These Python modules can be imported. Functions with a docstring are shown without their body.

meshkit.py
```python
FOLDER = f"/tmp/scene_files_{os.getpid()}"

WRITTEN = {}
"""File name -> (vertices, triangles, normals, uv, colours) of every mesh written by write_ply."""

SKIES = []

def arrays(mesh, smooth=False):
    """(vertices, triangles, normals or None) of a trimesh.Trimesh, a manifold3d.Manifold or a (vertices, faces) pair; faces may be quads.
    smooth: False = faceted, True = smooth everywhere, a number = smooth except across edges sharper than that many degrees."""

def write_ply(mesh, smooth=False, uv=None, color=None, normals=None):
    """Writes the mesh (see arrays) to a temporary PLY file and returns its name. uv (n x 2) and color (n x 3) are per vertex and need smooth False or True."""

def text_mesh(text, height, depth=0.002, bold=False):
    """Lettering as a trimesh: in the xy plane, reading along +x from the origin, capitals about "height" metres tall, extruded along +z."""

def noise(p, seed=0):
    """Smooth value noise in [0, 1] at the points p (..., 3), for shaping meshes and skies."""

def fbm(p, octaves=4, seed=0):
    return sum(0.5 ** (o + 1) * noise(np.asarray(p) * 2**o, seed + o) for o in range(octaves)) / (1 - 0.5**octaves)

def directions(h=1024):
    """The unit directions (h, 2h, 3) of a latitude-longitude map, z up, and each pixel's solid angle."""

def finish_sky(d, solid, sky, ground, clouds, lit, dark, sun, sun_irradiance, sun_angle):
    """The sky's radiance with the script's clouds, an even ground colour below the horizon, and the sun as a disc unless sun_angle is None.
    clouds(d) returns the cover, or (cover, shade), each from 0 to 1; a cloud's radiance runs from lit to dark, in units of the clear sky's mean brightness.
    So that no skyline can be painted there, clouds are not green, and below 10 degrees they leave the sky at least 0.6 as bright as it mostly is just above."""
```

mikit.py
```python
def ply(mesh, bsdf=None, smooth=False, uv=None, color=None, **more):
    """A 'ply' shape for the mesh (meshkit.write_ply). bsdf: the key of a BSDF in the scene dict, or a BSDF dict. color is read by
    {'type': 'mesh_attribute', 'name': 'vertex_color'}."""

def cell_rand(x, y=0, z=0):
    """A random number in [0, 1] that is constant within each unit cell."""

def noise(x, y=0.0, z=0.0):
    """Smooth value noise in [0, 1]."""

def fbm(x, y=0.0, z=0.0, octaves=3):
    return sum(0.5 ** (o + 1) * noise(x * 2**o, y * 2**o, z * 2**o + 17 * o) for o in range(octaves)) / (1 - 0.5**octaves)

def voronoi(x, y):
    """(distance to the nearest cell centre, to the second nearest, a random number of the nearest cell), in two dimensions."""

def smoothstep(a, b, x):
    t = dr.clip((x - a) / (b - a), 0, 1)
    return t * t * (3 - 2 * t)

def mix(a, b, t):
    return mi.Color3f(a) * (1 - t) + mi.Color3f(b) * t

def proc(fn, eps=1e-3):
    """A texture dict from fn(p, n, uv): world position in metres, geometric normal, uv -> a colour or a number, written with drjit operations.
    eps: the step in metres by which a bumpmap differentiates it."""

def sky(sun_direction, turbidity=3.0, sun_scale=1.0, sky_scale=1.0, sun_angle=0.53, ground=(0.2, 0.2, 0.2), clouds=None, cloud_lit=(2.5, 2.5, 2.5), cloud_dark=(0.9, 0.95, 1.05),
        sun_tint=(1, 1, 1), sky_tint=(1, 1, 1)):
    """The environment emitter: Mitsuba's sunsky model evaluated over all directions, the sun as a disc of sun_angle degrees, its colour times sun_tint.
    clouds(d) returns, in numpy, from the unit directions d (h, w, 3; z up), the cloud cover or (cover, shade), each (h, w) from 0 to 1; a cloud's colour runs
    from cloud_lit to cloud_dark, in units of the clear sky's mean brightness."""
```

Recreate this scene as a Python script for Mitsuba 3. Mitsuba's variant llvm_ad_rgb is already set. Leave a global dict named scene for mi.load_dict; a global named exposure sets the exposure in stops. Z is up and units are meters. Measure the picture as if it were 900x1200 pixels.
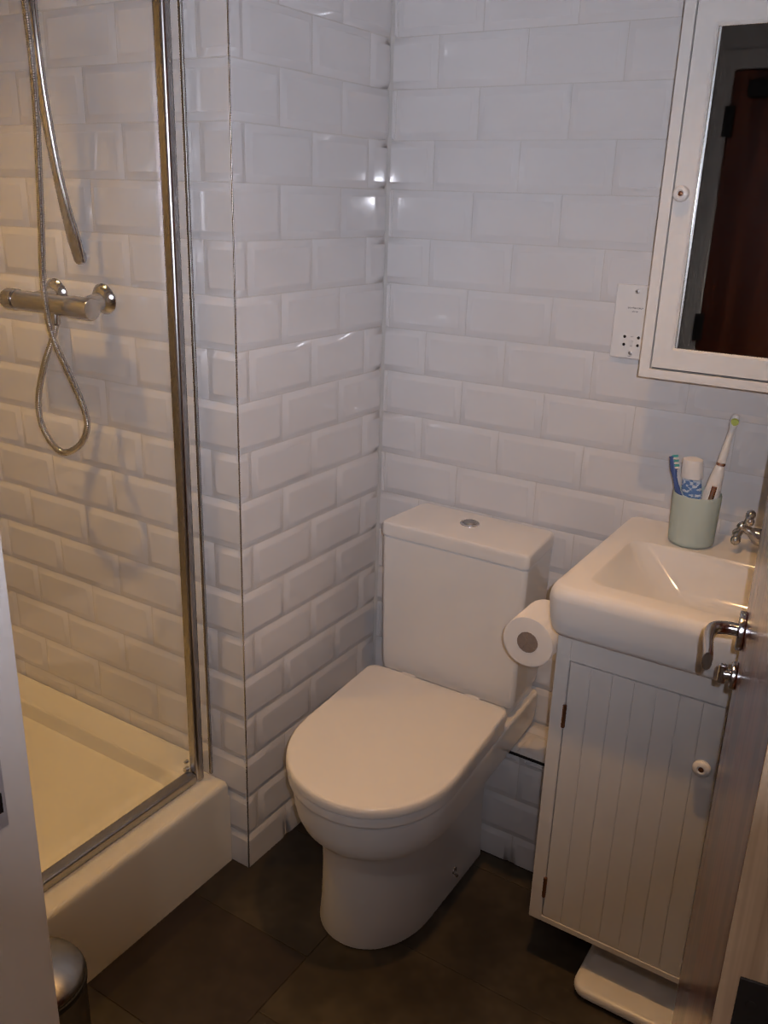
import math, random
import numpy as np, trimesh, manifold3d
import mitsuba as mi, drjit as dr
import mikit
from mikit import noise, fbm, mix, smoothstep
import meshkit

T = mi.ScalarTransform4f
scene, labels = {}, {}
rng = random.Random(7)

# ------------------------------------------------------------------ camera, lights, exposure
CAM = np.array([1.1433, -1.8020, 1.4988])
FWD = np.array([-0.49908411, 0.80028288, -0.33235879])
UP = np.array([-0.20305755, 0.26485686, 0.94266562])
scene['camera'] = {'type': 'perspective', 'fov': 2 * math.degrees(math.atan(450 / 1042.03)), 'fov_axis': 'x', 'near_clip': 0.02, 'far_clip': 50.0,
                   'to_world': T().look_at(origin=CAM.tolist(), target=(CAM + FWD).tolist(), up=UP.tolist())}
exposure = 0.0
WARM = np.array([1.0, 0.54, 0.19])
SHOWER_WARM = np.array([1.0, 0.56, 0.13])
HALL_TINT = np.array([1.0, 0.86, 0.80])
COOL = np.array([0.84, 0.88, 1.02])
# the camera's own flash, a small lamp beside the lens
FLASH_AT = CAM + np.array([0.025, 0.016, 0.03])
FLASH_TO = np.array([-0.20, 0.0, 1.62])
scene['flash'] = {'type': 'spot', 'intensity': {'type': 'rgb', 'value': (COOL * 5.6).tolist()}, 'cutoff_angle': 49.0, 'beam_width': 12.0,
                  'to_world': T().look_at(origin=FLASH_AT.tolist(), target=FLASH_TO.tolist(), up=[0, 0, 1])}
ROOM_LAMP = (0.74, -0.80, 2.30)
SHOWER_LAMP = (-0.61, -1.02, 2.30)
HALL_LAMP = (1.04, -2.10, 2.30)
ROOM_POWER, SHOWER_POWER, HALL_POWER = 1400.0, 2500.0, 1650.0      # radiance of the lamp discs

# ------------------------------------------------------------------ helpers
def mat(name, d):
    scene[name] = d
    return name

def rgb(*c):
    return {'type': 'rgb', 'value': list(c)}

def pr(name, c, rough=0.3, spec=0.5, metal=0.0, **k):
    return mat(name, {'type': 'twosided', 'bsdf': {'type': 'principled', 'base_color': c if isinstance(c, dict) else rgb(*c), 'roughness': rough, 'specular': spec, 'metallic': metal, **k}})

def free(key):
    if key not in scene and key not in labels:
        return key
    i = 1
    while f'{key}_{i:03d}' in scene or f'{key}_{i:03d}' in labels:
        i += 1
    return f'{key}_{i:03d}'

def put(key, mesh, m, smooth=40, to=None, label=None, **more):
    """one entry of the scene, numbered where its key is taken"""
    key = free(key)
    d = mikit.ply(mesh, m, smooth=smooth, **more)
    if to is not None:
        d['to_world'] = to
    scene[key] = d
    if label:
        labels[key] = {'label': label}
    return key

def thing(key, label, cat, group=None):
    key = free(key)
    labels[key] = {'label': label, 'category': cat}
    if group:
        labels[key]['group'] = group
    return key

def struct(key, label=None):
    labels[key] = {'kind': 'structure'}
    if label:
        labels[key]['label'] = label
    return key

def cat_(*ms):
    return trimesh.util.concatenate([m if isinstance(m, trimesh.Trimesh) else trimesh.Trimesh(*m, process=False) for m in ms])

def box(x0, x1, y0, y1, z0, z1):
    m = trimesh.creation.box((x1 - x0, y1 - y0, z1 - z0))
    m.apply_translation(((x0 + x1) / 2, (y0 + y1) / 2, (z0 + z1) / 2))
    return m

def rbox(x0, x1, y0, y1, z0, z1, r=0.003, seg=8):
    """a box with rounded edges"""
    s = manifold3d.Manifold.sphere(r, seg)
    c = [s.translate((x, y, z)) for x in (x0 + r, x1 - r) for y in (y0 + r, y1 - r) for z in (z0 + r, z1 - r)]
    h = manifold3d.Manifold.batch_hull(c).to_mesh()
    return trimesh.Trimesh(h.vert_properties[:, :3], h.tri_verts, process=False)

def loft(rings, cap0=True, cap1=True, closed=True):
    rings = [np.asarray(r, float) for r in rings]
    n = len(rings[0])
    v = np.vstack(rings)
    f = []
    for i in range(len(rings) - 1):
        a, b = i * n, (i + 1) * n
        for j in range(n if closed else n - 1):
            k = (j + 1) % n
            f += [[a + j, a + k, b + k], [a + j, b + k, b + j]]
    for flag, base, rev in ((cap0, 0, True), (cap1, (len(rings) - 1) * n, False)):
        if flag:
            c = len(v)
            v = np.vstack([v, v[base:base + n].mean(0)])
            for j in range(n):
                k = (j + 1) % n
                f.append([c, base + k, base + j] if rev else [c, base + j, base + k])
    return trimesh.Trimesh(v, f, process=False)

def rrect(x0, x1, y0, y1, r, z, n=8, rb=None):
    r = r0 = min(r, (x1 - x0) / 2 - 1e-4, (y1 - y0) / 2 - 1e-4)
    rb = r if rb is None else rb
    pts = []
    for cx, cy, a0, r in ((x1 - r, y0 + r, -90, r0), (x1 - rb, y1 - rb, 0, rb), (x0 + rb, y1 - rb, 90, rb), (x0 + r0, y0 + r0, 180, r0)):
        for a in np.radians(np.linspace(a0, a0 + 90, n)):
            pts.append((cx + r * math.cos(a), cy + r * math.sin(a), z))
    return np.array(pts)

def circle(c, r, n=32, axis=2, ry=None):
    a = np.arange(n) * 2 * np.pi / n
    p = np.zeros((n, 3))
    u, v = {2: (0, 1), 0: (1, 2), 1: (2, 0)}[axis]
    p[:, u], p[:, v] = r * np.cos(a), (ry or r) * np.sin(a)
    return p + np.asarray(c, float)

def frame(d):
    d = np.asarray(d, float) / np.linalg.norm(d)
    a = np.cross(d, [0, 0, 1] if abs(d[2]) < 0.9 else [1, 0, 0])
    a /= np.linalg.norm(a)
    return d, a, np.cross(d, a)

def lathe(profile, base, d, n=32):
    """profile of (along, radius) about the axis d from base"""
    d, a, b = frame(d)
    t = np.arange(n) * 2 * np.pi / n
    rings = [np.asarray(base) + d * s + max(r, 1e-5) * (np.cos(t)[:, None] * a + np.sin(t)[:, None] * b) for s, r in profile]
    return loft(rings)

def spline(pts, n):
    from scipy.interpolate import CubicSpline
    pts = np.asarray(pts, float)
    s = np.r_[0, np.cumsum(np.linalg.norm(np.diff(pts, axis=0), axis=1))]
    return CubicSpline(s, pts)(np.linspace(0, s[-1], n)), s[-1]

def tube(path, rad, sides=12, flat=None, up=(0, 1, 0)):
    """sweeps a circle (or an ellipse: flat = second radius) along a path"""
    p = np.asarray(path, float)
    t = np.gradient(p, axis=0)
    t /= np.linalg.norm(t, axis=1, keepdims=True)
    rad = np.broadcast_to(rad, (len(p),))
    fl = rad if flat is None else np.broadcast_to(flat, (len(p),))
    a = np.arange(sides) * 2 * np.pi / sides
    rings = []
    u = None
    for i in range(len(p)):
        if flat is not None:
            u = np.asarray(up, float) - np.dot(up, t[i]) * t[i]
        elif u is None:
            u = frame(t[i])[1]
        else:
            u = u - np.dot(u, t[i]) * t[i]
        u = u / np.linalg.norm(u)
        w = np.cross(t[i], u)
        rings.append(p[i] + fl[i] * np.cos(a)[:, None] * u + rad[i] * np.sin(a)[:, None] * w)
    return loft(rings)

def cyl(p0, p1, r, n=24):
    p0, p1 = np.asarray(p0, float), np.asarray(p1, float)
    return lathe([(0, r), (np.linalg.norm(p1 - p0), r)], p0, p1 - p0, n)

def rcyl(p0, p1, r, e=0.002, n=28):
    p0, p1 = np.asarray(p0, float), np.asarray(p1, float)
    L = np.linalg.norm(p1 - p0)
    return lathe([(0, r - e), (e * .3, r - e * .3), (e, r), (L - e, r), (L - e * .3, r - e * .3), (L, r - e)], p0, p1 - p0, n)

# ------------------------------------------------------------------ materials
def tile_tone(k):
    def fn(p, n, uv):
        v = fbm(p.x * 6 + 3 * k, p.y * 6 + p.z * 6, p.z * 5, 2)
        return mix((0.595, 0.575, 0.57), (0.64, 0.625, 0.62), v)
    return fn
pr('white_tile_glaze', mikit.proc(tile_tone(1)), 0.085, 0.5)
pr('grout', (0.57, 0.545, 0.52), 0.8, 0.2)
pr('white_ceramic', (0.67, 0.645, 0.615), 0.09, 0.5)
pr('white_seat_plastic', (0.67, 0.64, 0.605), 0.14, 0.45)
pr('white_acrylic', (0.66, 0.635, 0.575), 0.2, 0.45)
pr('white_lacquer', (0.67, 0.645, 0.615), 0.33, 0.45)
pr('white_paint', (0.58, 0.56, 0.55), 0.55, 0.3)
pr('white_plastic', (0.68, 0.66, 0.64), 0.25, 0.45)
pr('ceiling_paint', (0.60, 0.58, 0.56), 0.8, 0.2)
pr('hall_paint', (0.55, 0.55, 0.54), 0.7, 0.2)
pr('hall_trim_paint', (0.60, 0.60, 0.58), 0.4, 0.4)
pr('hall_carpet', (0.10, 0.085, 0.075), 0.95, 0.1)
mat('chrome', {'type': 'twosided', 'bsdf': {'type': 'roughconductor', 'material': 'none', 'alpha': 0.07, 'specular_reflectance': rgb(0.60, 0.59, 0.59)}})
mat('satin_chrome', {'type': 'twosided', 'bsdf': {'type': 'roughconductor', 'material': 'none', 'alpha': 0.2, 'specular_reflectance': rgb(0.46, 0.44, 0.425)}})
mat('aged_chrome', {'type': 'twosided', 'bsdf': {'type': 'roughconductor', 'material': 'none', 'alpha': 0.12, 'specular_reflectance': rgb(0.40, 0.385, 0.38)}})
mat('satin_steel', {'type': 'twosided', 'bsdf': {'type': 'roughconductor', 'material': 'none', 'alpha': 0.16, 'specular_reflectance': rgb(0.40, 0.39, 0.37)}})
mat('copper', {'type': 'twosided', 'bsdf': {'type': 'roughconductor', 'material': 'none', 'alpha': 0.2, 'specular_reflectance': rgb(0.70, 0.40, 0.28)}})
mat('rose_gold', {'type': 'twosided', 'bsdf': {'type': 'roughconductor', 'material': 'none', 'alpha': 0.15, 'specular_reflectance': rgb(0.50, 0.27, 0.19)}})
mat('mirror_glass', {'type': 'twosided', 'bsdf': {'type': 'conductor', 'material': 'none', 'specular_reflectance': rgb(0.80, 0.83, 0.81)}})
mat('clear_glass', {'type': 'thindielectric', 'int_ior': 1.5})
pr('dark_metal', (0.014, 0.012, 0.012), 0.5, 0.3)
pr('dull_steel', (0.42, 0.42, 0.46), 0.45, 0.5, 0.35)
pr('dark_gap', (0.012, 0.01, 0.01), 0.8, 0.1)
pr('brown_brass', (0.16, 0.07, 0.035), 0.4, 0.5, 0.6)
pr('tissue', (0.70, 0.67, 0.64), 0.95, 0.1)
pr('cardboard', (0.22, 0.175, 0.15), 0.9, 0.1)
pr('socket_print', (0.16, 0.16, 0.17), 0.6, 0.2)
pr('navy_plastic', (0.05, 0.09, 0.25), 0.3, 0.5)
pr('teal_bristle', (0.10, 0.36, 0.36), 0.8, 0.1)
pr('orange_rubber', (0.60, 0.33, 0.10), 0.5, 0.3)
pr('green_bristle', (0.50, 0.55, 0.14), 0.8, 0.1)
pr('rubber_black', (0.02, 0.02, 0.02), 0.6, 0.3)
mat('frosted_green', {'type': 'principledthin', 'base_color': rgb(0.66, 0.74, 0.68), 'roughness': 0.25, 'diff_trans': 0.75, 'eta': 1.4})

def tube_print(p, n, uv):
    s = smoothstep(0.42, 0.60, fbm(p.x * 130, p.y * 130, p.z * 170, 2))
    return mix((0.12, 0.22, 0.45), (0.62, 0.68, 0.76), s)
pr('blue_tube_print', mikit.proc(tube_print), 0.35, 0.4)

def mahogany(p, n, uv):
    g = fbm(p.x * 26 + p.y * 26, p.x * 3, p.z * 1.6 + 2 * noise(p.z * 1.3, p.x * 4 + p.y * 4), 4)
    f = noise((p.x + p.y) * 260, p.z * 7)
    return mix((0.100, 0.022, 0.009), (0.205, 0.052, 0.020), smoothstep(0.3, 0.75, g)) * (0.86 + 0.28 * f)
mat('mahogany_varnish', {'type': 'twosided', 'bsdf': {'type': 'roughplastic', 'diffuse_reflectance': mikit.proc(mahogany), 'int_ior': 1.42, 'alpha': 0.055, 'nonlinear': False}})

def pale_wood(p, n, uv):
    g = fbm(p.x * 210 + p.y * 40, p.y * 40, p.z * 3.2, 3)
    return mix((0.36, 0.245, 0.155), (0.53, 0.385, 0.26), smoothstep(0.3, 0.7, g))
pr('pale_wood', mikit.proc(pale_wood), 0.5, 0.35)

def slate(a, b):
    def fn(p, n, uv):
        g = fbm(p.x * 9, p.y * 9, p.z, 4)
        h = fbm(p.x * 45 + 9, p.y * 45, p.z, 2)
        return mix(a, b, smoothstep(0.3, 0.72, g)) * (0.8 + 0.4 * h)
    return fn
def slate_relief(p, n, uv):
    return fbm(p.x * 30, p.y * 30, p.z, 3)
relief = mikit.proc(slate_relief, 2e-3)
for i, (a, b) in enumerate((((0.028, 0.020, 0.012), (0.052, 0.040, 0.025)), ((0.020, 0.0125, 0.0095), (0.029, 0.019, 0.014)), ((0.025, 0.019, 0.0135), (0.044, 0.034, 0.023)))):
    pr(f'slate_{"abc"[i]}', mikit.proc(slate(a, b)), 0.5, 0.4)
pr('dark_grout', (0.040, 0.032, 0.024), 0.9, 0.1)
pr('lamp_baffle', (0.25, 0.25, 0.25), 0.5, 0.3)
scene['lamp_glow_room'] = {'type': 'diffuse', 'reflectance': rgb(0.5, 0.5, 0.5)}

# ------------------------------------------------------------------ room shell
XL, XR, YF, YH, ZC = -0.838, 1.29, -1.32, -1.42, 2.30    # shower's far wall, right wall, front wall room side / hall side, ceiling
Y1 = -0.518                                               # the shower's tiled wall and the pier's front
YL, ZL = -0.150, 0.306                                    # boxed-in ledge behind the toilet
P, R = 0.202, 0.102
def row_z(L):
    return (18 - L) * R - 0.012

TILES = {}
def tile_mesh(w, h, bev):
    """a bevelled wall tile: w wide, h high, its flat face at 0 and its rim 4 mm lower; bev says which edges are bevelled (left, right, bottom, top)"""
    key = (round(w, 4), round(h, 4), bev)
    if key in TILES:
        return TILES[key]
    l, r, b, t = bev
    def ring(d, z, e=0.0):
        dl, dr_, db, dt = (d if q else e for q in (l, r, b, t))
        x0, x1, y0, y1 = dl, w - dr_, db, h - dt
        return [(x0, y0, z), (x1, y0, z), (x1, y1, z), (x0, y1, z)]
    B = min(0.0135, w * 0.3)
    rings = [ring(0, -0.0085), ring(0, -0.0056), ring(0.0008, -0.0050, 0.0004), ring(B, -0.0004, 0.0008), ring(B + 0.0022, 0.0, 0.0012)]
    m = loft(rings, cap0=False, cap1=False)
    n = len(m.vertices) - 4
    m = trimesh.Trimesh(m.vertices, np.vstack([m.faces, [[n, n + 1, n + 2], [n, n + 2, n + 3]]]), process=False)
    TILES[key] = mikit.ply(m, 'white_tile_glaze', smooth=50)
    return TILES[key]

def lay(wall, O, U, V, u0, u1, v0, v1, joint, rows, label_first=None, skip=None):
    """brick-bond tiles on the wall with origin O and axes U, V (unit vectors), between u0..u1 and v0..v1; joint = a joint of the even rows"""
    O, U, V = np.array(O, float), np.array(U, float), np.array(V, float)
    W = np.cross(U, V)
    g = 0.0011
    for name, top, bot, off in rows:
        a, b = max(bot, v0), min(top, v1)
        if b - a < 0.012:
            continue
        j = joint + off
        j -= math.ceil((j - u0) / P) * P
        while j < u1:
            c, d = max(j, u0), min(j + P, u1)
            full = (abs(c - j) < 1e-6, abs(d - j - P) < 1e-6, abs(a - bot) < 1e-6, abs(b - top) < 1e-6)
            j += P
            if d - c < 0.006 or (skip and skip((c + d) / 2, (a + b) / 2)):
                continue
            d0 = tile_mesh(d - c - 2 * g, b - a - 2 * g, full)
            M = np.eye(4)
            M[:3, 0], M[:3, 1], M[:3, 2] = U, V, W
            M[:3, 3] = O + U * (c + g) + V * (a + g) + W * rng.uniform(-0.0004, 0.0003)
            # every tile sits a touch out of true
            w2, h2 = (d - c) / 2, (b - a) / 2
            tilt = T(M) @ T().translate([w2, h2, 0]).rotate([1, 0, 0], rng.gauss(0, 0.16)).rotate([0, 1, 0], rng.gauss(0, 0.12)).translate([-w2, -h2, 0])
            key = free(f'{wall}__tile')
            scene[key] = {**d0, 'to_world': tilt}

ROWS = [(L, row_z(L), row_z(L + 1), 0.0 if L % 2 == 0 else P / 2) for L in range(-5, 19)]

# right-hand back wall behind the toilet and the basin
put('wall_back', box(-0.02, XR + 0.1, 0.0065, 0.1, 0, ZC), 'grout', False)
struct('wall_back', 'white bevelled brick tiled wall behind the toilet and the basin')
lay('wall_back', (0, 0, 0), (1, 0, 0), (0, 0, 1), 0.005, XR, ZL + 0.002, ZC, 0.1152, ROWS)
# side of the pier left of the toilet, and the pier's core
put('wall_left', box(XL - 0.02, -0.0055, Y1 + 0.0065, 0.1, 0, ZC), 'grout', False)
struct('wall_left', 'white bevelled brick tiled pier face left of the toilet')
lay('wall_left', (0, 0, 0), (0, 1, 0), (0, 0, 1), Y1 + 0.001, -0.001, 0, ZC, Y1 + 0.042, ROWS)
# the shower's back wall, on the same pier
put('wall_shower', box(XL - 0.1, -0.006, Y1 + 0.0055, Y1 + 0.02, 0, ZC), 'grout', False)
struct('wall_shower', 'white bevelled brick tiled back wall of the shower')
lay('wall_shower', (0, Y1, 0), (1, 0, 0), (0, 0, 1), XL + 0.008, -0.001, 0, ZC, -0.2812, ROWS, skip=lambda u, v: u < -0.12 and v < 0.22)
# far left wall of the shower
put('wall_shower_left', box(XL - 0.1, XL - 0.0055, YH, Y1 + 0.02, 0, ZC), 'grout', False)
struct('wall_shower_left', 'white bevelled brick tiled far wall of the shower')
lay('wall_shower_left', (XL, 0, 0), (0, 1, 0), (0, 0, 1), YF, Y1 - 0.001, 0.26, ZC, Y1 - 0.06, ROWS)
# boxing with a ledge behind the toilet
put('wall_ledge', box(0.0, XR, YL + 0.0055, 0.006, 0, ZL - 0.0055), 'grout', False)
struct('wall_ledge', 'low tiled boxing with a ledge behind the toilet')
LOW = [(0, ZL - 0.001, 0.277, 0.0), (1, 0.277, 0.177, 0.0), (2, 0.177, 0.077, P / 2), (3, 0.077, -0.025, 0.0)]
lay('wall_ledge', (0, YL, 0), (1, 0, 0), (0, 0, 1), 0.001, XR, 0, ZL, 0.50, LOW)
TOPROW = [(0, -0.006, -0.046, 0.0), (1, -0.046, YL + 0.001, 0.09)]
lay('wall_ledge', (0, 0, ZL), (1, 0, 0), (0, 1, 0), 0.001, XR, YL + 0.001, -0.004, 0.60, TOPROW)
# right wall, front wall with the doorway, ceiling
put('wall_right', box(XR, XR + 0.1, YH, 0.1, 0, ZC), 'white_paint', False)
struct('wall_right', 'white painted wall right of the basin')
DX0, DX1, DZ = 0.403, 1.137, 2.0
put('wall_front', cat_(box(XL - 0.1, DX0 - 0.03, YH, YF, 0, ZC), box(DX1 + 0.03, XR + 0.1, YH, YF, 0, ZC), box(DX0 - 0.03, DX1 + 0.03, YH, YF, DZ + 0.03, ZC)), 'white_paint', False)
struct('wall_front', 'white painted wall around the bathroom doorway')
ceil = manifold3d.Manifold.cube((XR - XL + 0.2, 0.1 - YH, 0.14)).translate((XL - 0.1, YH, ZC))
for lx, ly, _ in (ROOM_LAMP, SHOWER_LAMP):
    ceil -= manifold3d.Manifold.cylinder(0.10, 0.043, 0.043, 48).translate((lx, ly, ZC - 0.01))
put('ceiling', ceil, 'ceiling_paint', False)
struct('ceiling', 'white painted ceiling')

# floor of large dark stone tiles, laid in staggered columns
put('floor', box(XL - 0.1, XR + 0.1, YH, 0.1, -0.06, -0.0016), 'dark_grout', False)
struct('floor', 'floor of large dark brown stone tiles')
for ci, (x0, x1, joint) in enumerate(((-0.33, 0.27, -0.648), (0.27, 0.87, -0.506), (0.87, 1.47, -0.648))):
    y = joint - 3 * 0.3
    while y < YL:
        a, b, c, d = max(x0, -0.05), min(x1, XR), max(y, YH), min(y + 0.3, YL)
        if d - c > 0.01:
            m = rbox(a + 0.001, b - 0.001, c + 0.001, d - 0.001, -0.010, rng.uniform(-0.0003, 0.0003), 0.0008, 6)
            tone = 'slate_b' if ci == 0 and abs(y + 0.948) < 0.01 else 'slate_a' if (ci + round(y * 10)) % 2 else 'slate_c'
            put('floor__tile', m, tone, 20)
        y += 0.3

# chrome edge strips on the tiled corners
put('trim_1', rbox(-0.0022, 0.0006, Y1 - 0.0006, Y1 + 0.0022, 0.0, ZC, 0.0008, 6), 'chrome', 30)
struct('trim_1', 'thin chrome strip on the tiled corner of the pier')
put('trim_2', rbox(0.002, 0.636, YL - 0.0018, YL + 0.001, ZL - 0.006, ZL + 0.0008, 0.0008, 6), 'dark_metal', 30)
struct('trim_2', 'thin dark strip along the front edge of the ledge')

# ------------------------------------------------------------------ doorway, bathroom door, hall
put('trim_3', cat_(rbox(DX0 - 0.03, DX0, YH - 0.004, YF + 0.004, 0, DZ, 0.002), rbox(DX1, DX1 + 0.03, YH - 0.004, YF + 0.004, 0, DZ, 0.002),
                   rbox(DX0 - 0.03, DX1 + 0.03, YH - 0.004, YF + 0.004, DZ, DZ + 0.03, 0.002)), 'white_paint', 30)
struct('trim_3', 'white painted lining of the bathroom doorway')
sp = manifold3d.Manifold.cube((0.0016, 0.030, 0.150)).translate((DX0 - 0.0008, -1.3785, 0.86))
for z0, z1 in ((0.92, 0.962), (0.878, 0.903)):
    sp -= manifold3d.Manifold.cube((0.02, 0.018, z1 - z0)).translate((DX0 - 0.01, -1.370, z0))
put('trim_3__strike_plate', sp, 'dull_steel', False, label='chrome strike plate on the left jamb')
put('trim_3__strike_socket', cat_(box(DX0 - 0.0004, DX0 + 0.0003, -1.370, -1.352, 0.92, 0.962), box(DX0 - 0.0004, DX0 + 0.0003, -1.370, -1.352, 0.878, 0.903)), 'dark_gap', False, label='dark latch holes in the strike plate')

NP = np.array([1.102, -1.322, 0.0])                      # the leaf's near corner on its hall side
A = np.array([0.983 - 1.102, -0.605 + 1.322, 0.0]); A /= np.linalg.norm(A)
NO = np.array([-A[1], A[0], 0.0])                        # out of the visible face
DOORM = T(np.array([[A[0], -NO[0], 0, NP[0]], [A[1], -NO[1], 0, NP[1]], [0, 0, 1, 0], [0, 0, 0, 1]]))   # x along the leaf, y into it, z up
put('door_1', rbox(0.0012, 0.726, 0, 0.035, 0.008, 1.985, 0.0015), 'mahogany_varnish', 30, DOORM)
struct('door_1', 'open dark varnished wooden bathroom door')
put('door_1__hinge_edge', rbox(0.0, 0.0016, 0.0003, 0.0347, 0.008, 1.985, 0.0006, 6), 'pale_wood', False, DOORM, 'bare pale wood edge of the dark door')
for z in (0.20, 0.953, 1.72):
    h = put('door_1__hinge', cat_(rbox(-0.0016, 0.001, 0.011, 0.0345, z, z + 0.1, 0.0007, 6), rcyl((-0.004, 0.040, z), (-0.004, 0.040, z + 0.1), 0.0055)), 'dark_metal', 30, DOORM)
    put(h + '__screw', cat_(*[rcyl((-0.0022, 0.020, z + q), (-0.0012, 0.020, z + q), 0.0035, 0.0006, 12) for q in (0.018, 0.05, 0.082)]), 'dark_metal', 30, DOORM)
HX, HZ = 0.664, 0.983
put('door_1__rose', rcyl((HX, 0.0, HZ), (HX, -0.009, HZ), 0.026, 0.002), 'chrome', 40, DOORM)
lp, _ = spline([(HX, -0.004, HZ), (HX, -0.024, HZ), (HX - 0.006, -0.036, HZ), (HX - 0.022, -0.041, HZ), (HX - 0.06, -0.041, HZ), (HX - 0.105, -0.039, HZ - 0.001)], 40)
q = np.linspace(0, 1, 40)
put('door_1__lever', tube(lp, np.interp(q, [0, .3, .5, 1], [.0085, .009, .011, .0125]), 16, np.interp(q, [0, .3, .5, 1], [.0085, .008, .0065, .006]), up=(0.2, -1, 0)), 'chrome', 40, DOORM, 'chrome lever handle')
put('door_1__thumb_turn_rose', rcyl((HX, 0.0, HZ - 0.066), (HX, -0.008, HZ - 0.066), 0.019, 0.002), 'chrome', 40, DOORM)
put('door_1__thumb_turn', cat_(rcyl((HX, -0.006, HZ - 0.066), (HX, -0.018, HZ - 0.066), 0.0075, 0.002), rbox(HX - 0.004, HX + 0.004, -0.024, -0.012, HZ - 0.080, HZ - 0.052, 0.003)), 'chrome', 40, DOORM, 'chrome thumb turn below the lever')
put('door_1__inner_rose', rcyl((HX, 0.035, HZ), (HX, 0.044, HZ), 0.026, 0.002), 'chrome', 40, DOORM)
lp2 = lp * [1, -1, 1] + [0, 0.035, 0]
put('door_1__inner_lever', tube(lp2, 0.009, 14), 'chrome', 40, DOORM)

HY = -2.31
put('floor_hall', box(-1.2, 2.2, HY - 0.1, YH, -0.06, 0.0), 'hall_carpet', False); struct('floor_hall')
put('ceiling_hall', manifold3d.Manifold.cube((3.4, YH - HY + 0.1, 0.14)).translate((-1.2, HY - 0.1, ZC)) - manifold3d.Manifold.cylinder(0.10, 0.043, 0.043, 48).translate((HALL_LAMP[0], HALL_LAMP[1], ZC - 0.01)), 'ceiling_paint', False); struct('ceiling_hall')
put('wall_hall', cat_(box(-1.2, 0.19, HY - 0.1, HY, 0, ZC), box(1.09, 2.2, HY - 0.1, HY, 0, ZC), box(0.19, 1.09, HY - 0.1, HY, 2.05, ZC)), 'hall_paint', False); struct('wall_hall', 'hall wall around the dark door, seen in the mirror')
put('wall_hall_left', box(-1.3, -1.2, HY - 0.1, YH, 0, ZC), 'hall_paint', False); struct('wall_hall_left')
put('wall_hall_right', box(2.2, 2.3, HY - 0.1, YH, 0, ZC), 'hall_paint', False); struct('wall_hall_right')
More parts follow.
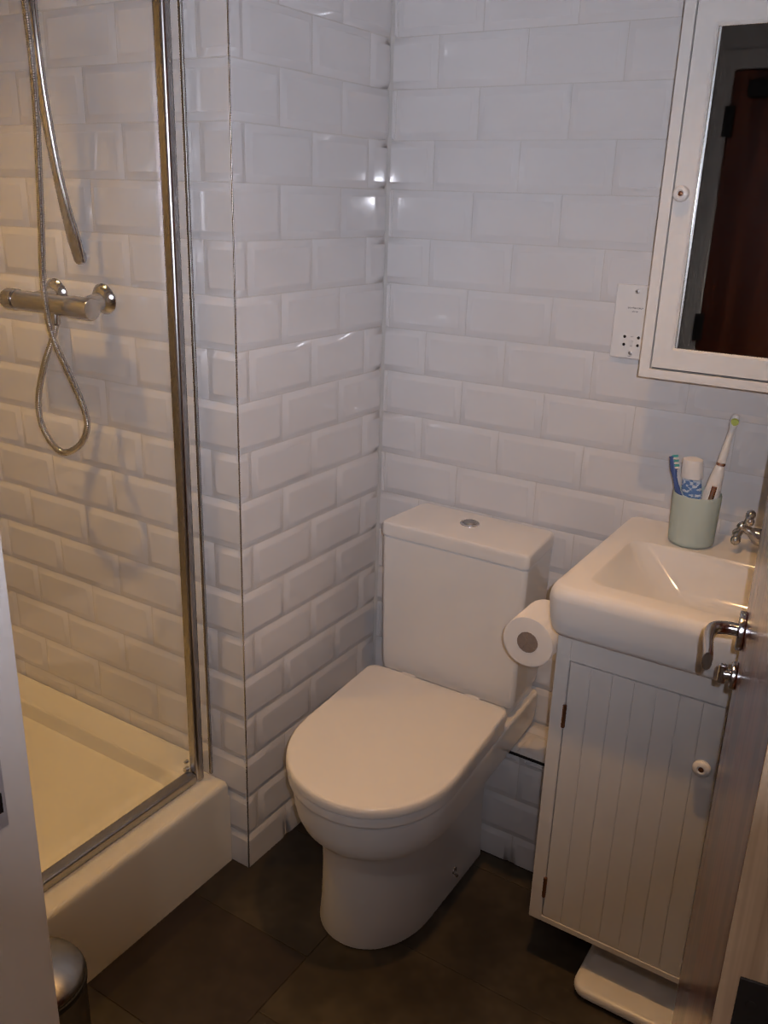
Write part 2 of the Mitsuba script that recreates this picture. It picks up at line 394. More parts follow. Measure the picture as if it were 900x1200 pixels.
put('trim_4', cat_(rbox(0.185, 0.252, HY - 0.1, HY + 0.016, 0, 1.995, 0.003), rbox(1.028, 1.095, HY - 0.1, HY + 0.016, 0, 1.995, 0.003), rbox(0.185, 1.095, HY - 0.1, HY + 0.016, 1.995, 2.062, 0.003)), 'hall_trim_paint', 30)
struct('trim_4', 'grey white frame of the hall door, seen in the mirror')
put('door_2', rbox(0.254, 1.026, HY - 0.045, HY - 0.002, 0.006, 1.992, 0.0015), 'mahogany_varnish', 30)
struct('door_2', 'dark red brown hall door reflected in the cabinet mirror')
for z in (0.20, 0.985, 1.76):
    put('door_2__hinge', cat_(rbox(0.236, 0.272, HY - 0.004, HY + 0.018, z, z + 0.11, 0.002, 6)), 'dark_metal', 30)
put('door_2__door_closer', rbox(0.315, 0.56, HY - 0.003, HY + 0.05, 1.895, 1.955, 0.005), 'dark_metal', 30, label='dark door closer on top of the hall door')

# ------------------------------------------------------------------ lamps
for (x, y, z), glow, what in ((ROOM_LAMP, WARM * ROOM_POWER, 'above the toilet and basin'), (SHOWER_LAMP, SHOWER_WARM * SHOWER_POWER, 'above the shower'), (HALL_LAMP, HALL_TINT * HALL_POWER, 'in the hall ceiling')):
    t = thing('ceiling_downlight', f'round recessed ceiling downlight {what}', 'ceiling light', 'recessed ceiling downlights')
    put(f'{t}__rim', loft([circle((x, y, z - d), r, 40) for d, r in ((0.0005, 0.052), (0.004, 0.052), (0.006, 0.049), (0.004, 0.041), (-0.002, 0.0405), (-0.080, 0.0405), (-0.080, 0.0425), (0.0005, 0.0425))], False, False), 'lamp_baffle', 40)
    dr_, dz_ = (0.024, 0.075) if 'shower' in what else (0.031, 0.062)
    disc = lathe([(0, 0.0), (0, dr_), (0.0015, dr_), (0.0015, 0.0)], (x, y, z + dz_), (0, 0, -1), 32)
    put(f'{t}__lamp', disc, 'lamp_glow_room', False, label='glowing warm lamp')
    scene[f'{t}__lamp']['emitter'] = {'type': 'area', 'radiance': rgb(*glow)}

# ------------------------------------------------------------------ shower
t = thing('shower_tray', 'raised white shower tray behind the glass screen', 'shower tray')
TX0, TX1, TY0, TY1, TZ = XL, -0.052, -1.319, Y1 - 0.001, 0.224
ix0, ix1, iy0, iy1 = TX0 + 0.05, TX1 - 0.092, TY0 + 0.05, TY1 - 0.045
rings = [rrect(TX0 + i, TX1 - i, TY0 + i, TY1 - i, 0.012, z) for z, i in ((0.182, 0.0), (0.212, 0.0), (0.220, 0.003), (0.2235, 0.008), (TZ, 0.014))]
rings += [rrect(ix0 + i, ix1 - i, iy0 + i, iy1 - i, r, z) for z, i, r in ((TZ, 0.0, 0.06), (0.222, 0.004, 0.062), (0.216, 0.008, 0.064), (0.148, 0.018, 0.07), (0.134, 0.026, 0.075), (0.128, 0.042, 0.085), (0.125, 0.10, 0.09), (0.121, 0.30, 0.03))]
put(f'{t}__tray', loft(rings, True, True), 'white_acrylic', 45)
put(f'{t}__riser_panel', rbox(TX0, TX1 - 0.0005, TY0, TY1, 0.0005, 0.183, 0.0006, 6), 'white_acrylic', 40)
def wedge(p0, p1, inward):
    """the tray's sloping edge along a wall from p0 to p1, falling towards inward"""
    p0, p1, q = (np.array(v + (0.0,)) for v in (p0, p1, inward))
    prof = [(0.0, 0.2225), (0.0, 0.2545), (0.003, 0.2575), (0.008, 0.2572), (0.030, 0.2400), (0.040, 0.2310), (0.046, 0.2250), (0.047, 0.2225)]
    m = loft([[p + q * d + [0, 0, z] for d, z in prof] for p in (p0, p1)])
    m.fix_normals()
    return m
put(f'{t}__upstand', wedge((TX0, TY1), (TX1 - 0.084, TY1), (0.0, -1.0)), 'white_acrylic', 50)
put(f'{t}__upstand', wedge((TX0, TY0), (TX0, TY1), (1.0, 0.0)), 'white_acrylic', 50)
put(f'{t}__waste', lathe([(0, 0.043), (0.003, 0.042), (0.005, 0.036), (0.006, 0.001)], (TX0 + 0.36, -0.92, 0.1225), (0, 0, 1), 28), 'chrome', 40)

t = thing('shower_screen', 'clear glass shower screen held in chrome profiles on the tray edge', 'shower screen')
GX = -0.124
put(f'{t}__wall_channel', cat_(rbox(GX + 0.014, GX + 0.021, Y1 - 0.007, Y1 - 0.0002, TZ + .0004, 2.0, 0.0015, 6)), 'satin_chrome', 30)
post = loft([rrect(GX - 0.010, GX + 0.018, -0.566, -0.541, 0.009, z, 6) for z in (TZ + 0.002, 2.0)])
put(f'{t}__post', post, 'aged_chrome', 50)
put(f'{t}__bottom_rail', cat_(rbox(GX - 0.012, GX + 0.018, YF + 0.002, -0.566, TZ + 0.0003, TZ + 0.024, 0.005)), 'aged_chrome', 40)
put(f'{t}__top_rail', rbox(GX - 0.014, GX + 0.012, YF + 0.002, -0.541, 2.0, 2.03, 0.004), 'chrome', 40)
glass = trimesh.Trimesh([(GX - 0.002, YF + 0.004, TZ + 0.020), (GX - 0.002, -0.562, TZ + 0.020), (GX - 0.002, -0.562, 2.002), (GX - 0.002, YF + 0.004, 2.002)], [[0, 1, 2], [0, 2, 3]], process=False)
put(f'{t}__glass_pane', glass, 'clear_glass', False, label='clear glass pane')
put(f'{t}__corner_pivot', cat_(rcyl((GX - 0.009, -0.567, TZ + 0.030), (GX - 0.009, -0.580, TZ + 0.030), 0.006), rcyl((GX - 0.009, -0.567, TZ + 0.050), (GX - 0.009, -0.578, TZ + 0.050), 0.004)), 'chrome', 40)

t = thing('shower_valve', 'chrome thermostatic bar valve on the shower wall', 'shower valve')
BY, BZ = -0.587, 1.272
put(f'{t}__bar', rcyl((-0.548, BY, BZ), (-0.378, BY, BZ), 0.0205, 0.003), 'chrome', 40)
put(f'{t}__flow_knob', lathe([(0, 0.019), (0.002, 0.0225), (0.030, 0.0225), (0.036, 0.020), (0.037, 0.001)], (-0.549, BY, BZ), (-1, 0, 0)), 'chrome', 40)
put(f'{t}__temperature_knob', lathe([(0, 0.019), (0.002, 0.0225), (0.056, 0.0225), (0.062, 0.020), (0.063, 0.001)], (-0.377, BY, BZ), (1, 0, 0)), 'chrome', 40)
for x in (-0.507, -0.357):
    put(f'{t}__wall_flange', lathe([(0, 0.033), (0.003, 0.033), (0.012, 0.026), (0.016, 0.018), (0.060, 0.0165)], (x, Y1 + 0.0005, BZ + 0.012), (0, -1, -0.18)), 'chrome', 40)
put(f'{t}__hose_outlet', rcyl((-0.432, BY, BZ - 0.018), (-0.432, BY, BZ - 0.040), 0.0095, 0.002), 'chrome', 40)

hp = [(-0.432, -0.587, 1.2312), (-0.436, -0.589, 1.215), (-0.452, -0.598, 1.172), (-0.478, -0.60, 1.118), (-0.496, -0.60, 1.063), (-0.494, -0.60, 1.014), (-0.467, -0.601, 0.977), (-0.428, -0.604, 0.962),
      (-0.386, -0.605, 0.975), (-0.352, -0.605, 1.003), (-0.336, -0.606, 1.038), (-0.344, -0.607, 1.077), (-0.362, -0.610, 1.118), (-0.380, -0.616, 1.162), (-0.394, -0.624, 1.205), (-0.400, -0.629, 1.247),
      (-0.404, -0.630, 1.297), (-0.409, -0.624, 1.354), (-0.408, -0.618, 1.435), (-0.408, -0.612, 1.529), (-0.406, -0.607, 1.648), (-0.410, -0.606, 1.80), (-0.418, -0.610, 1.93)]
path, L = spline(hp, int(1.35 / 0.00125))
s = np.linspace(0, L, len(path))
put('shower_hose', tube(path, 0.0062 + 0.0007 * np.cos(s / 0.0042 * 2 * np.pi), 10), 'chrome', True)
labels['shower_hose'] = {'label': 'ribbed chrome shower hose hanging in a loop below the bar valve', 'category': 'hose'}

t = thing('shower_rail', 'slim curved chrome riser rail on the shower wall above the bar valve', 'shower rail')
zz = np.linspace(0, 1, 60)
rp, _ = spline([(-0.420, Y1 - 0.004, 1.356), (-0.420, -0.531, 1.392), (-0.420, -0.549, 1.467), (-0.420, -0.568, 1.578), (-0.420, -0.580, 1.683), (-0.420, -0.586, 1.83), (-0.420, -0.578, 1.98), (-0.420, -0.556, 2.11), (-0.420, Y1 - 0.004, 2.19)], 60)
put(f'{t}__rail', tube(rp, np.interp(zz, [0, .05, .1, .2, .5, .9, 1], [.016, .0185, .015, .0115, .0125, .012, .016]), 16, np.interp(zz, [0, .06, .2, 1], [.008, .010, .0085, .0085])), 'chrome', 45)
for z in (1.366, 2.185):
    put(f'{t}__wall_foot', rcyl((-0.420, Y1 + 0.001, z), (-0.420, Y1 - 0.010, z), 0.016), 'chrome', 40)
put(f'{t}__slider', rcyl((-0.420, -0.560, 1.985), (-0.420, -0.604, 1.972), 0.017, 0.003), 'chrome', 40)
t = thing('hand_shower', 'chrome hand shower held on the riser rail', 'hand shower')
put(f'{t}__handle', tube(spline([(-0.418, -0.610, 1.92), (-0.419, -0.622, 1.97), (-0.42, -0.65, 2.06), (-0.42, -0.69, 2.13)], 24)[0], np.linspace(0.010, 0.013, 24), 14), 'chrome', 45)
put(f'{t}__head', lathe([(0, 0.012), (0.01, 0.035), (0.022, 0.048), (0.030, 0.048), (0.031, 0.001)], (-0.42, -0.685, 2.155), (0, -0.45, -0.9)), 'chrome', 40)

# ------------------------------------------------------------------ toilet
TC = 0.307
def dshape(hw, yf, yb, z, rb=0.02, b=0.2, n=20, e=2.1):
    """plan outline: straight back with rounded corners, straight sides, rounded front of depth b; the bowl's front leans a little to the right"""
    b = min(b, yb - yf - 0.03)
    yc = yf + b
    pts = []
    for a in np.linspace(0, math.pi, 2 * n):
        c, d = math.cos(a), math.sin(a)
        pts.append((TC - hw * math.copysign(abs(c) ** (2 / e), c), yc - b * d ** (2 / e), z))
    for cx, a0 in ((TC + hw - rb, 0), (TC - hw + rb, 90)):
        for a in np.radians(np.linspace(a0, a0 + 90, 6)):
            pts.append((cx + rb * math.cos(a), yb - rb + rb * math.sin(a), z))
    pts = np.array(pts)
    pts[:, 0] += 0.062 * np.clip(-0.20 - pts[:, 1], 0, None) * np.clip((z - 0.22) / 0.08, 0, 1)
    return pts

t = thing('toilet', 'white close coupled toilet with closed lid standing against the tiled wall', 'toilet')
yb0, yb1 = -0.153, -0.012
pan = [(0.0005, .120, -.576, yb0, .17), (0.004, .124, -.581, yb0, .17), (0.05, .121, -.577, yb0, .17), (0.15, .119, -.575, yb0, .17), (0.215, .121, -.578, yb0, .17), (0.248, .127, -.586, yb0, .18), (0.268, .136, -.600, yb0, .19),
       (0.284, .148, -.622, yb0, .20), (0.298, .160, -.644, yb0, .205), (0.3075, .166, -.655, yb0, .21), (0.3085, .1665, -.656, yb1, .21), (0.325, .171, -.664, yb1, .21), (0.35, .1745, -.670, yb1, .21), (0.385, .176, -.673, yb1, .21), (0.396, .176, -.674, yb1, .21),
       (0.4005, .173, -.671, yb1, .208), (0.4015, .167, -.665, yb1, .205)]
put(f'{t}__pan', loft([dshape(hw, yf, yb, z, 0.018, b) for z, hw, yf, yb, b in pan]), 'white_ceramic', 50)
put(f'{t}__platform', loft([rrect(TC - .163 + i, TC + .160 - i, -.200 + i, -.010 - i, 0.02, z) for z, i in ((.396, 0), (.419, 0), (.424, .002), (.426, .006))]), 'white_ceramic', 50)
def lidring(z, i):
    return dshape(.1835 - i, -.688 + i, -.203 - i, z, 0.024, .212 - i * .5)
put(f'{t}__seat', loft([lidring(z, i) for z, i in ((.4020, .007), (.4035, .004), (.4070, .003), (.4245, .003), (.4265, .0055))]), 'white_seat_plastic', 50)
put(f'{t}__lid', loft([lidring(z, i) for z, i in ((.4270, .003), (.4280, .0008), (.4310, 0), (.4400, 0), (.4462, .0015), (.4484, .0045), (.4493, .009), (.4496, .05), (.4496, .10))]), 'white_seat_plastic', 50)
for x in (TC - .085, TC + .085):
    put(f'{t}__hinge', rcyl((x - .018, -.1935, .436), (x + .018, -.1935, .436), .0075, .002), 'white_seat_plastic', 40)
def narrow(r):
    r = np.array(r)
    r[:, 0] = TC + .0015 + (r[:, 0] - TC - .0015) * (1 - .075 * np.clip((r[:, 1] + .18) / .18, 0, 1))
    return r
cist = [(.4265, .012), (.430, .008), (.45, .0055), (.60, .0025), (.766, 0), (.768, .0012), (.7682, .004), (.7715, .006)]
put(f'{t}__cistern', loft([narrow(rrect(.1275 + i, .4905 - i, -.180 + i * .8, -.005, .012, z)) for z, i in cist]), 'white_ceramic', 50)
lidp = [(.7715, .002), (.7722, .0008), (.774, 0), (.797, 0), (.8015, .0015), (.8038, .0045), (.8045, .009)]
put(f'{t}__cistern_lid', loft([narrow(rrect(.125 + i, .493 - i, -.1825 + i, -.004 - i, .013, z)) for z, i in lidp]), 'white_ceramic', 50)
fb = put(f'{t}__flush_button', lathe([(0, .022), (.0022, .022), (.003, .0205), (.0034, .0195), (.0034, .001)], (.300, -.078, .8044), (0, 0, 1), 40), 'chrome', 30, label='round chrome flush button')
put(fb + '__half_button', loft([circle((.300, -.078, .8044 + z), r, 30) for z, r in ((.002, .0172), (.0045, .0172), (.0055, .016))]), 'satin_chrome', 30)
for sx in (1, -1):
    put(f'{t}__bolt_cover', cat_(rcyl((TC + sx * .115, -.30, .05), (TC + sx * .123, -.30, .05), .009, .002), rcyl((TC + sx * .117, -.30, .05), (TC + sx * .135, -.312, .05), .004, .001)), 'chrome', 40)

t = thing('water_pipe', 'small copper pipe with a valve between the pier and the toilet', 'pipe')
put(f'{t}__pipe', tube(spline([(.052, YL, .235), (.052, -.166, .238), (.054, -.176, .255), (.06, -.180, .30), (.08, -.188, .332), (.105, -.19, .345), (.130, -.19, .35)], 40)[0], .0075, 12), 'copper', 40)
put(f'{t}__valve', cat_(rcyl((.052, -.176, .268), (.055, -.179, .298), .011, .002), rcyl((.052, -.172, .283), (.040, -.190, .283), .005, .001)), 'chrome', 40)

# ------------------------------------------------------------------ toilet roll and its holder on the cabinet side
RX, RZ = 0.577, 0.708
t = thing('toilet_roll', 'white toilet roll hanging between the cistern and the washbasin cabinet', 'toilet roll')
RR = 0.051
put(f'{t}__paper', lathe([(0.0005, .0215), (0, .030), (0, .049), (.0012, RR), (.0988, RR), (.1, .049), (.1, .030), (.0995, .0215), (.0005, .0215)], (RX, -.362, RZ), (0, 1, 0), 48), 'tissue', 40)
put(f'{t}__core', lathe([(0, .0212), (.1, .0212), (.1, .0198), (0, .0198), (0, .0212)], (RX, -.3625, RZ), (0, 1, 0), 32), 'cardboard', 40)
t = thing('toilet_roll_holder', 'chrome arm that carries the toilet roll beside the cabinet', 'toilet roll holder')
put(f'{t}__arm', tube(spline([(.6495, -.235, RZ + .0135), (.60, -.237, RZ + .0135), (RX + .006, -.240, RZ + .0135), (RX, -.250, RZ + .0135), (RX, -.27, RZ + .0135), (RX, -.30, RZ + .0135), (RX, -.345, RZ + .0135)], 50)[0], .0058, 12), 'chrome', 40)
put(f'{t}__plate', rcyl((.6475, -.235, RZ + .0135), (.640, -.235, RZ + .0135), .018, .002), 'chrome', 40)

# ------------------------------------------------------------------ basin
t = thing('washbasin', 'white rectangular ceramic washbasin on the white cabinet', 'washbasin')
BX0, BX1, BY0, BY1, BT = 0.637, 1.275, -0.456, -0.003, 0.880
out = [(.782, .022, .02), (.7855, .013, .025), (.793, .008, .028), (.815, .003, .03), (.854, 0, .032), (.864, .0014, .032), (.872, .0050, .031), (.8773, .010, .028), (BT, .018, .024)]
rings = [rrect(BX0 + i, BX1 - i, BY0 + i, BY1 - min(i, .004), r, z, 8, .010) for z, i, r in out]
bx0, bx1, by0, by1 = BX0 + .052, BX1 - .052, BY0 + .052, -.142
inn = [(BT, 0, 0, 0, .03), (.8785, .004, .002, .003, .03), (.873, .010, .006, .007, .034), (.849, .034, .013, .020, .04), (.818, .070, .022, .046, .045), (.806, .086, .030, .058, .045), (.801, .110, .045, .075, .04), (.798, .20, .08, .10, .02)]
rings += [rrect(bx0 + ix, bx1 - ix, by0 + iyf, by1 - iyb, r, z, 8) for z, ix, iyf, iyb, r in inn]
put(f'{t}__bowl', loft(rings, True, True), 'white_ceramic', 50)
put(f'{t}__waste', lathe([(0, .023), (.002, .023), (.003, .019), (.001, .016), (.001, .001)], ((BX0 + BX1) / 2, -.255, .7978), (0, 0, 1), 28), 'chrome', 40)

t = thing('basin_tap', 'chrome cross handle mixer tap on the back deck of the washbasin', 'tap')
CX, CY = 0.945, -0.070
put(f'{t}__body', cat_(lathe([(0, .026), (.004, .026), (.008, .020), (.03, .017), (.06, .019), (.075, .014), (.082, .001)], (CX, CY, BT), (0, 0, 1)), ), 'chrome', 40)
sp_, _ = spline([(CX, CY, .915), (CX, CY - .04, .945), (CX, CY - .09, .955), (CX, CY - .125, .940), (CX, CY - .132, .922)], 30)
put(f'{t}__spout', tube(sp_, .0115, 14), 'chrome', 40)
for sx in (-1, 1):
    d = np.array([sx * .90, -.12, .42]); d /= np.linalg.norm(d)
    b0 = np.array([CX, CY, .896])
    hd = put(f'{t}__handle', lathe([(0, .012), (.02, .0125), (.035, .0165), (.045, .0155), (.058, .0085), (.066, .0078), (.074, .010), (.080, .0095), (.084, .004), (.085, .0005)], b0, d, 28), 'chrome', 40)
    dd, a, b = frame(d)
    c0 = b0 + d * .073
    for k in range(4):
        w = math.cos(math.radians(45 + 90 * k)) * a + math.sin(math.radians(45 + 90 * k)) * b
        put(hd + '__cross_arm', lathe([(.004, .0055), (.018, .0046), (.024, .0072), (.029, .0090), (.034, .0090), (.039, .006), (.0405, .0005)], c0, w, 16), 'chrome', 50)

# ------------------------------------------------------------------ washbasin cabinet
t = thing('washbasin_cabinet', 'white wall hung washbasin cabinet with tongue and groove doors', 'cabinet')
X0, X1, Z0, Z1, FY = 0.648, 1.262, 0.116, 0.7812, -0.395
carc = [(FY + .020, Z0), (-0.154, Z0), (-0.154, 0.312), (-0.008, 0.312), (-0.008, Z1), (FY + .020, Z1)]
from shapely.geometry import Polygon
cm = trimesh.creation.extrude_polygon(Polygon(carc), X1 - X0, engine='earcut')
cm.apply_transform(np.array([[0, 0, 1, X0], [1, 0, 0, 0], [0, 1, 0, 0], [0, 0, 0, 1.0]]))
put(f'{t}__carcass', cm, 'white_lacquer', 20)
put(f'{t}__face_frame', cat_(rbox(X0, X0 + .027, FY, FY + .0205, Z0, Z1, .0015, 6), rbox(X1 - .027, X1, FY, FY + .0205, Z0, Z1, .0015, 6), rbox(X0 + .0265, X1 - .0265, FY, FY + .0205, .715, Z1, .0015, 6), rbox(X0 + .0265, X1 - .0265, FY, FY + .0205, Z0, Z0 + .013, .0015, 6)), 'white_lacquer', 20)
def knob(parent, c, r, label=None):
    c = np.asarray(c, float)
    k = put(f'{parent}__knob', lathe([(0, r * .55), (.006, r * .5), (.009, r * .8), (.013, r), (.018, r), (.0215, r * .8), (.0222, r * .45), (.0195, r * .28), (.0195, .0005)], c, (0, -1, 0), 28), 'white_plastic', 50, label=label)
    put(k + '__screw', lathe([(0, r * .30), (.0014, r * .29), (.0022, .0005)], c + [0, -.0196, 0], (0, -1, 0), 16), 'brown_brass', 40)
xm = (X0 + X1) / 2
for x0, x1, kx, hx in ((X0 + .0285, xm - .001, xm - .024, X0 + .0275), (xm + .001, X1 - .0285, xm + .022, X1 - .0275)):
    d = put(f'{t}__door', box(x0, x1, FY + .0055, FY + .019, .131, .7125), 'white_lacquer', False)
    n = 7
    for k in range(n):
        w = (x1 - x0) / n
        a, b = x0 + k * w, x0 + (k + 1) * w
        c = 0.0011
        pl = trimesh.creation.extrude_polygon(Polygon([(a + .0002, FY + .006), (a + .0002, FY + .0020), (a + c, FY + .0012), (b - c, FY + .0012), (b - .0002, FY + .0020), (b - .0002, FY + .006)]), .7125 - .131, engine='earcut')
        pl.apply_translation((0, 0, .131))
        put(d + '__plank', pl, 'white_lacquer', False)
    knob(d, (kx, FY + .0015, .596), .0155)
    for z in (.575, .178):
        put(d + '__hinge', rcyl((hx, FY - .0005, z), (hx, FY - .0005, z + .048), .0038, .001, 14), 'brown_brass', 40)

# ------------------------------------------------------------------ mirror cabinet
t = thing('mirror_cabinet', 'white framed mirror cabinet on the tiled wall above the basin', 'mirror cabinet')
MX0, MX1, MZ0, MZ1, MY = 0.662, 1.232, 1.200, 1.846, -0.150
put(f'{t}__case', cat_(box(MX0, MX1, -.022, -.001, MZ0, MZ1), rbox(MX0, MX0 + .0195, MY, -.001, MZ0, MZ1, .0012, 6), rbox(MX1 - .0195, MX1, MY, -.001, MZ0, MZ1, .0012, 6), rbox(MX0, MX1, MY, -.001, MZ0, MZ0 + .0165, .0012, 6), rbox(MX0, MX1, MY, -.001, MZ1 - .0165, MZ1, .0012, 6)), 'white_lacquer', 20)
dx0, dx1, dz0, dz1 = MX0 + .0225, MX1 - .0225, MZ0 + .0205, MZ1 - .0185
d = put(f'{t}__door', box(dx0, dx1, MY + .010, MY + .019, dz0, dz1), 'white_lacquer', False)
fw, fh, ft = .0365, .0375, .048
def rail(p):
    m = trimesh.Trimesh(*p, process=False)
    return m
def frame_piece(corners_out, corners_in):
    # mitred piece: outer edge, inner edge with a chamfer towards the glass
    (ax, az), (bx, bz) = corners_out
    (cx, cz), (ex, ez) = corners_in
    k = .10
    ix0_, iz0_ = cx + (ax - cx) * k, cz + (az - cz) * k
    ix1_, iz1_ = ex + (bx - ex) * k, ez + (bz - ez) * k
    prof0 = [(ax, MY + .012, az), (ax, MY + .0008, az), (ix0_, MY + .0008, iz0_), (cx, MY + .004, cz), (cx, MY + .012, cz)]
    prof1 = [(bx, MY + .012, bz), (bx, MY + .0008, bz), (ix1_, MY + .0008, iz1_), (ex, MY + .004, ez), (ex, MY + .012, ez)]
    return loft([prof0, prof1])
o = [(dx0, dz0), (dx1, dz0), (dx1, dz1), (dx0, dz1)]
i_ = [(dx0 + fw, dz0 + fh), (dx1 - fw, dz0 + fh), (dx1 - fw, dz1 - ft), (dx0 + fw, dz1 - ft)]
for k in range(4):
    m = frame_piece((o[k], o[(k + 1) % 4]), (i_[k], i_[(k + 1) % 4]))
    m.fix_normals()
    put(d + '__frame_rail', m, 'white_lacquer', False)
mirror = box(dx0 + fw - .002, dx1 - fw + .002, MY + .0075, MY + .0112, dz0 + fh - .002, dz1 - ft + .002)
put(d + '__mirror', mirror, 'mirror_glass', False, label='mirror showing a dark red brown door')
knob(d, (dx0 + .0165, MY + .001, 1.522), .0135)

# ------------------------------------------------------------------ shaver socket
t = thing('shaver_socket', 'white shaver socket plate on the tiles left of the mirror cabinet', 'socket')
SX, SZ = 0.600, 1.280
put(f'{t}__plate', rbox(SX - .043, SX + .043, -.0105, -.0004, SZ - .073, SZ + .073, .003), 'white_plastic', 40)
for z in (SZ + .0605, SZ - .0605):
    sc = put(f'{t}__screw', lathe([(0, .0040), (.001, .0038), (.0016, .0025), (.0016, .0003)], (SX, -.0104, z), (0, -1, 0), 18), 'satin_chrome', 40)
    put(sc + '__slot', box(SX - .003, SX + .003, -.0124, -.0119, z - .0005, z + .0005), 'socket_print', False)
for x in (SX - .0150, SX + .0130):
    for z in (1.251, 1.2355):
        put(f'{t}__pin_hole', rcyl((x, -.0100, z), (x, -.0109, z), .0030, .0003, 16), 'dark_gap', 30)
put(f'{t}__shutter', rbox(SX - .004, SX + .003, -.0115, -.010, 1.2405, 1.2465, .0006, 6), 'white_plastic', 30)
def text(s, h):
    m = meshkit.text_mesh(s, h, 0.0004, True)
    m.apply_translation((-m.bounds[:, 0].mean(), 0, 0))
    m.apply_transform(np.array([[1, 0, 0, 0], [0, 0, -1, 0], [0, 1, 0, 0], [0, 0, 0, 1.0]]))
    return m
for s, h, z in (('SHAVERS ONLY', .0030, SZ + .027), ('110/240V', .0018, SZ + .0205)):
    m = text(s, h); m.apply_translation((SX, -.0104, z))
    put(f'{t}__lettering', m, 'socket_print', False)
put(f'{t}__mark', cat_(box(SX - .004, SX + .003, -.0109, -.0104, SZ - .0675, SZ - .0665), box(SX - .003, SX + .003, -.0109, -.0104, 1.2328, 1.2336), box(SX - .003, SX + .003, -.0109, -.0104, 1.2522, 1.2530)), 'socket_print', False)

# ------------------------------------------------------------------ cup and what stands in it
QX, QY, QB = 0.790, -0.096, BT
t = thing('toothbrush_cup', 'pale green frosted plastic cup on the back left of the washbasin', 'cup')
prof = [(.0, .001), (.0, .036), (.003, .0405), (.008, .0430), (.05, .0442), (.102, .0455), (.1032, .0447), (.102, .0438), (.05, .0425), (.009, .0410), (.005, .0385), (.0045, .001)]
put(f'{t}__tumbler', lathe(prof, (QX, QY, QB + .0003), (0, 0, 1), 48), 'frosted_green', 50)
t = thing('toothpaste_tube', 'blue printed toothpaste tube with a white cap in the green cup', 'toothpaste')
c0, dt = np.array([QX - .006, QY + .008, QB + .008]), np.array([-.09, .02, 1.0]); dt /= np.linalg.norm(dt)
_, ta, tb = frame(dt)
ta, tb = np.array([1.0, 0, 0]), np.array([0, 1.0, 0])
a = np.arange(28) * 2 * np.pi / 28
def ell(s, rx, ry):
    return c0 + dt * s + rx * np.cos(a)[:, None] * ta + ry * np.sin(a)[:, None] * tb
put(f'{t}__tube', loft([ell(s, rx, ry) for s, rx, ry in ((0, .024, .0015), (.03, .023, .008), (.07, .021, .013), (.105, .0185, .0165), (.118, .018, .017), (.121, .012, .012))]), 'blue_tube_print', 50)
put(f'{t}__cap', loft([ell(s, r, r) for s, r in ((.120, .0195), (.1215, .0205), (.150, .0195), (.156, .0185), (.158, .014))]), 'white_plastic', 40)

t = thing('toothbrush', 'small dark blue toothbrush leaning left in the green cup', 'toothbrush')
tp, _ = spline([(QX + .012, QY - .012, QB + .008), (QX - .015, QY - .018, QB + .065), (QX - .037, QY - .020, QB + .115), (QX - .047, QY - .018, QB + .145), (QX - .054, QY - .016, QB + .170)], 40)
q = np.linspace(0, 1, 40)
put(f'{t}__handle', tube(tp, np.interp(q, [0, .5, .75, .85, 1], [.006, .0065, .004, .0065, .0055]), 12, np.interp(q, [0, .6, 1], [.005, .005, .003])), 'navy_plastic', 45)
put(f'{t}__grip', tube(tp[14:27] + [0.002, -.0022, 0], .0042, 10), 'navy_plastic', 45)
hd = tp[-6:] + np.array([.0062, -.002, .0])
for k in range(6):
    put(f'{t}__bristle_tuft', cyl(tp[34 + k] + [.001, 0, 0], tp[34 + k] + [.0115, -.004, .003], .0024, 8), 'teal_bristle' if k % 2 else 'white_plastic', 40)

t = thing('electric_toothbrush', 'white electric toothbrush with a copper ring leaning right in the green cup', 'electric toothbrush')
e0, e1, e2 = np.array([QX + .013, QY - .002, QB + .007]), np.array([QX + .0325, QY + .004, QB + .163]), np.array([QX + .046, QY + .006, QB + .262])
de = (e1 - e0) / np.linalg.norm(e1 - e0)
Le = np.linalg.norm(e1 - e0)
put(f'{t}__handle', lathe([(0, .0115), (.002, .013), (.05, .0158), (.10, .0155), (Le - .02, .0118), (Le - .003, .0085), (Le, .0080)], e0, de, 28), 'white_plastic', 50)
put(f'{t}__ring', lathe([(Le, .0078), (Le + .0005, .0085), (Le + .005, .0082), (Le + .0055, .0074)], e0, de, 24), 'rose_gold', 40)
dn = (e2 - e1) / np.linalg.norm(e2 - e1)
Ln = np.linalg.norm(e2 - e1)
put(f'{t}__neck', lathe([(.005, .0076), (.02, .0072), (.05, .0056), (Ln - .026, .0052), (Ln - .018, .0080), (Ln - .006, .0082), (Ln, .005), (Ln + .001, .0003)], e1, dn, 20), 'white_plastic', 50)
view = np.array([.25, -.97, 0.0])
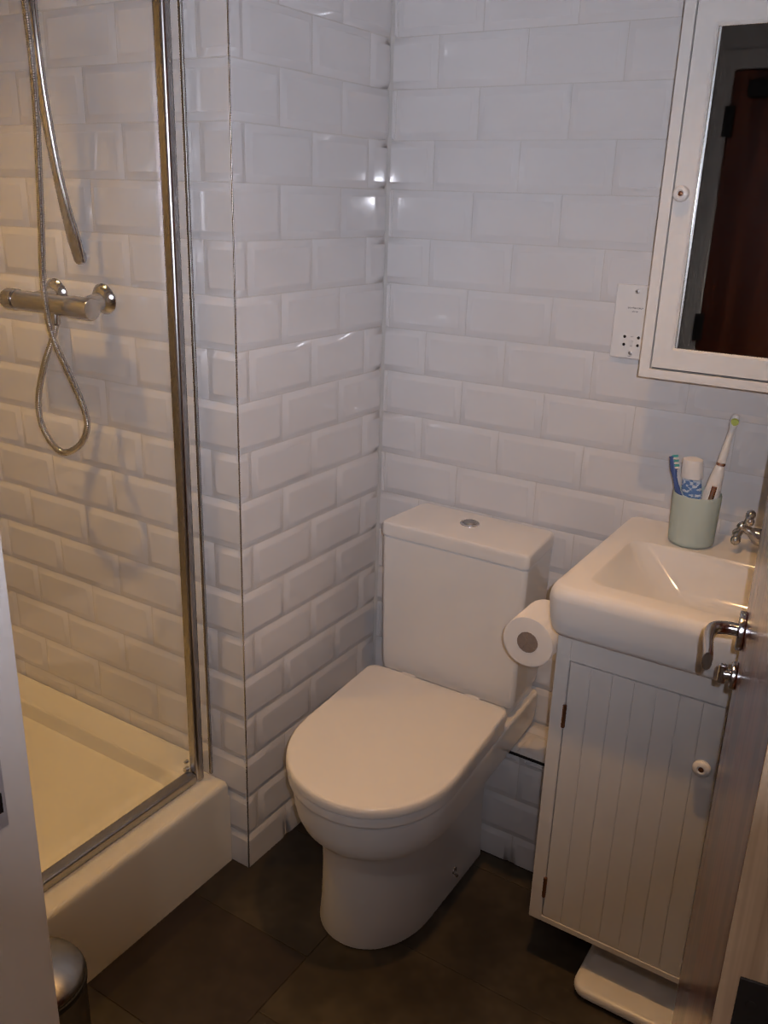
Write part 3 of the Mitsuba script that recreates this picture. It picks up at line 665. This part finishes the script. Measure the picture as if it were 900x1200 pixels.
st = e0 + de * np.linspace(.045, .118, 14)[:, None] + view * np.interp(np.linspace(0, 1, 14), [0, .4, 1], [.0142, .0148, .0136])[:, None]
put(f'{t}__button_strip', tube(st, np.interp(np.linspace(0, 1, 14), [0, .1, .45, .5, .55, 1], [.001, .0045, .0052, .0042, .0052, .0048]), 12, .0026, up=tuple(view)), 'rose_gold', 45)
put(f'{t}__bristle_pad', lathe([(0, .0070), (.009, .0062), (.0095, .001)], e2 - dn * .012 + view * .0055, view, 16), 'green_bristle', 40)

# ------------------------------------------------------------------ things on the floor
t = thing('bathroom_scale', 'flat white bathroom scale on the floor half under the cabinet', 'scale')
put(f'{t}__platform', loft([rrect(.762 + i, 1.062 - i, -.432 + i, -.168 - i, .03, z) for z, i in ((.010, .004), (.013, .001), (.018, 0), (.027, 0), (.031, .0022), (.033, .007), (.0335, .014))]), 'white_plastic', 50)
for x, y in ((.795, -.40), (1.03, -.40), (.795, -.20), (1.03, -.20)):
    put(f'{t}__foot', rcyl((x, y, .0004), (x, y, .0105), .014, .001, 18), 'rubber_black', 40)

t = thing('pedal_bin', 'small domed steel pedal bin beside the shower tray behind the left jamb', 'bin')
PX, PY, PRr = 0.046, -1.122, 0.086
put(f'{t}__body', lathe([(.012, PRr - .004), (.014, PRr - .002), (.215, PRr - .002), (.217, PRr - .006)], (PX, PY, 0), (0, 0, 1), 48), 'satin_steel', 40)
put(f'{t}__base_ring', lathe([(.0004, PRr - .004), (.002, PRr), (.012, PRr), (.014, PRr - .004)], (PX, PY, 0), (0, 0, 1), 48), 'rubber_black', 40)
put(f'{t}__rim_band', lathe([(.213, PRr - .003), (.214, PRr + .001), (.224, PRr + .001), (.225, PRr - .003)], (PX, PY, 0), (0, 0, 1), 48), 'rubber_black', 40)
put(f'{t}__lid', lathe([(.225, PRr - .002), (.231, PRr - .001), (.240, PRr - .006), (.254, PRr - .026), (.263, PRr - .052), (.266, .02), (.2665, .0005)], (PX, PY, 0), (0, 0, 1), 48), 'satin_steel', 60)
put(f'{t}__pedal', rbox(PX + .088, PX + .128, PY - .028, PY + .002, .010, .016, .003), 'satin_chrome', 40)
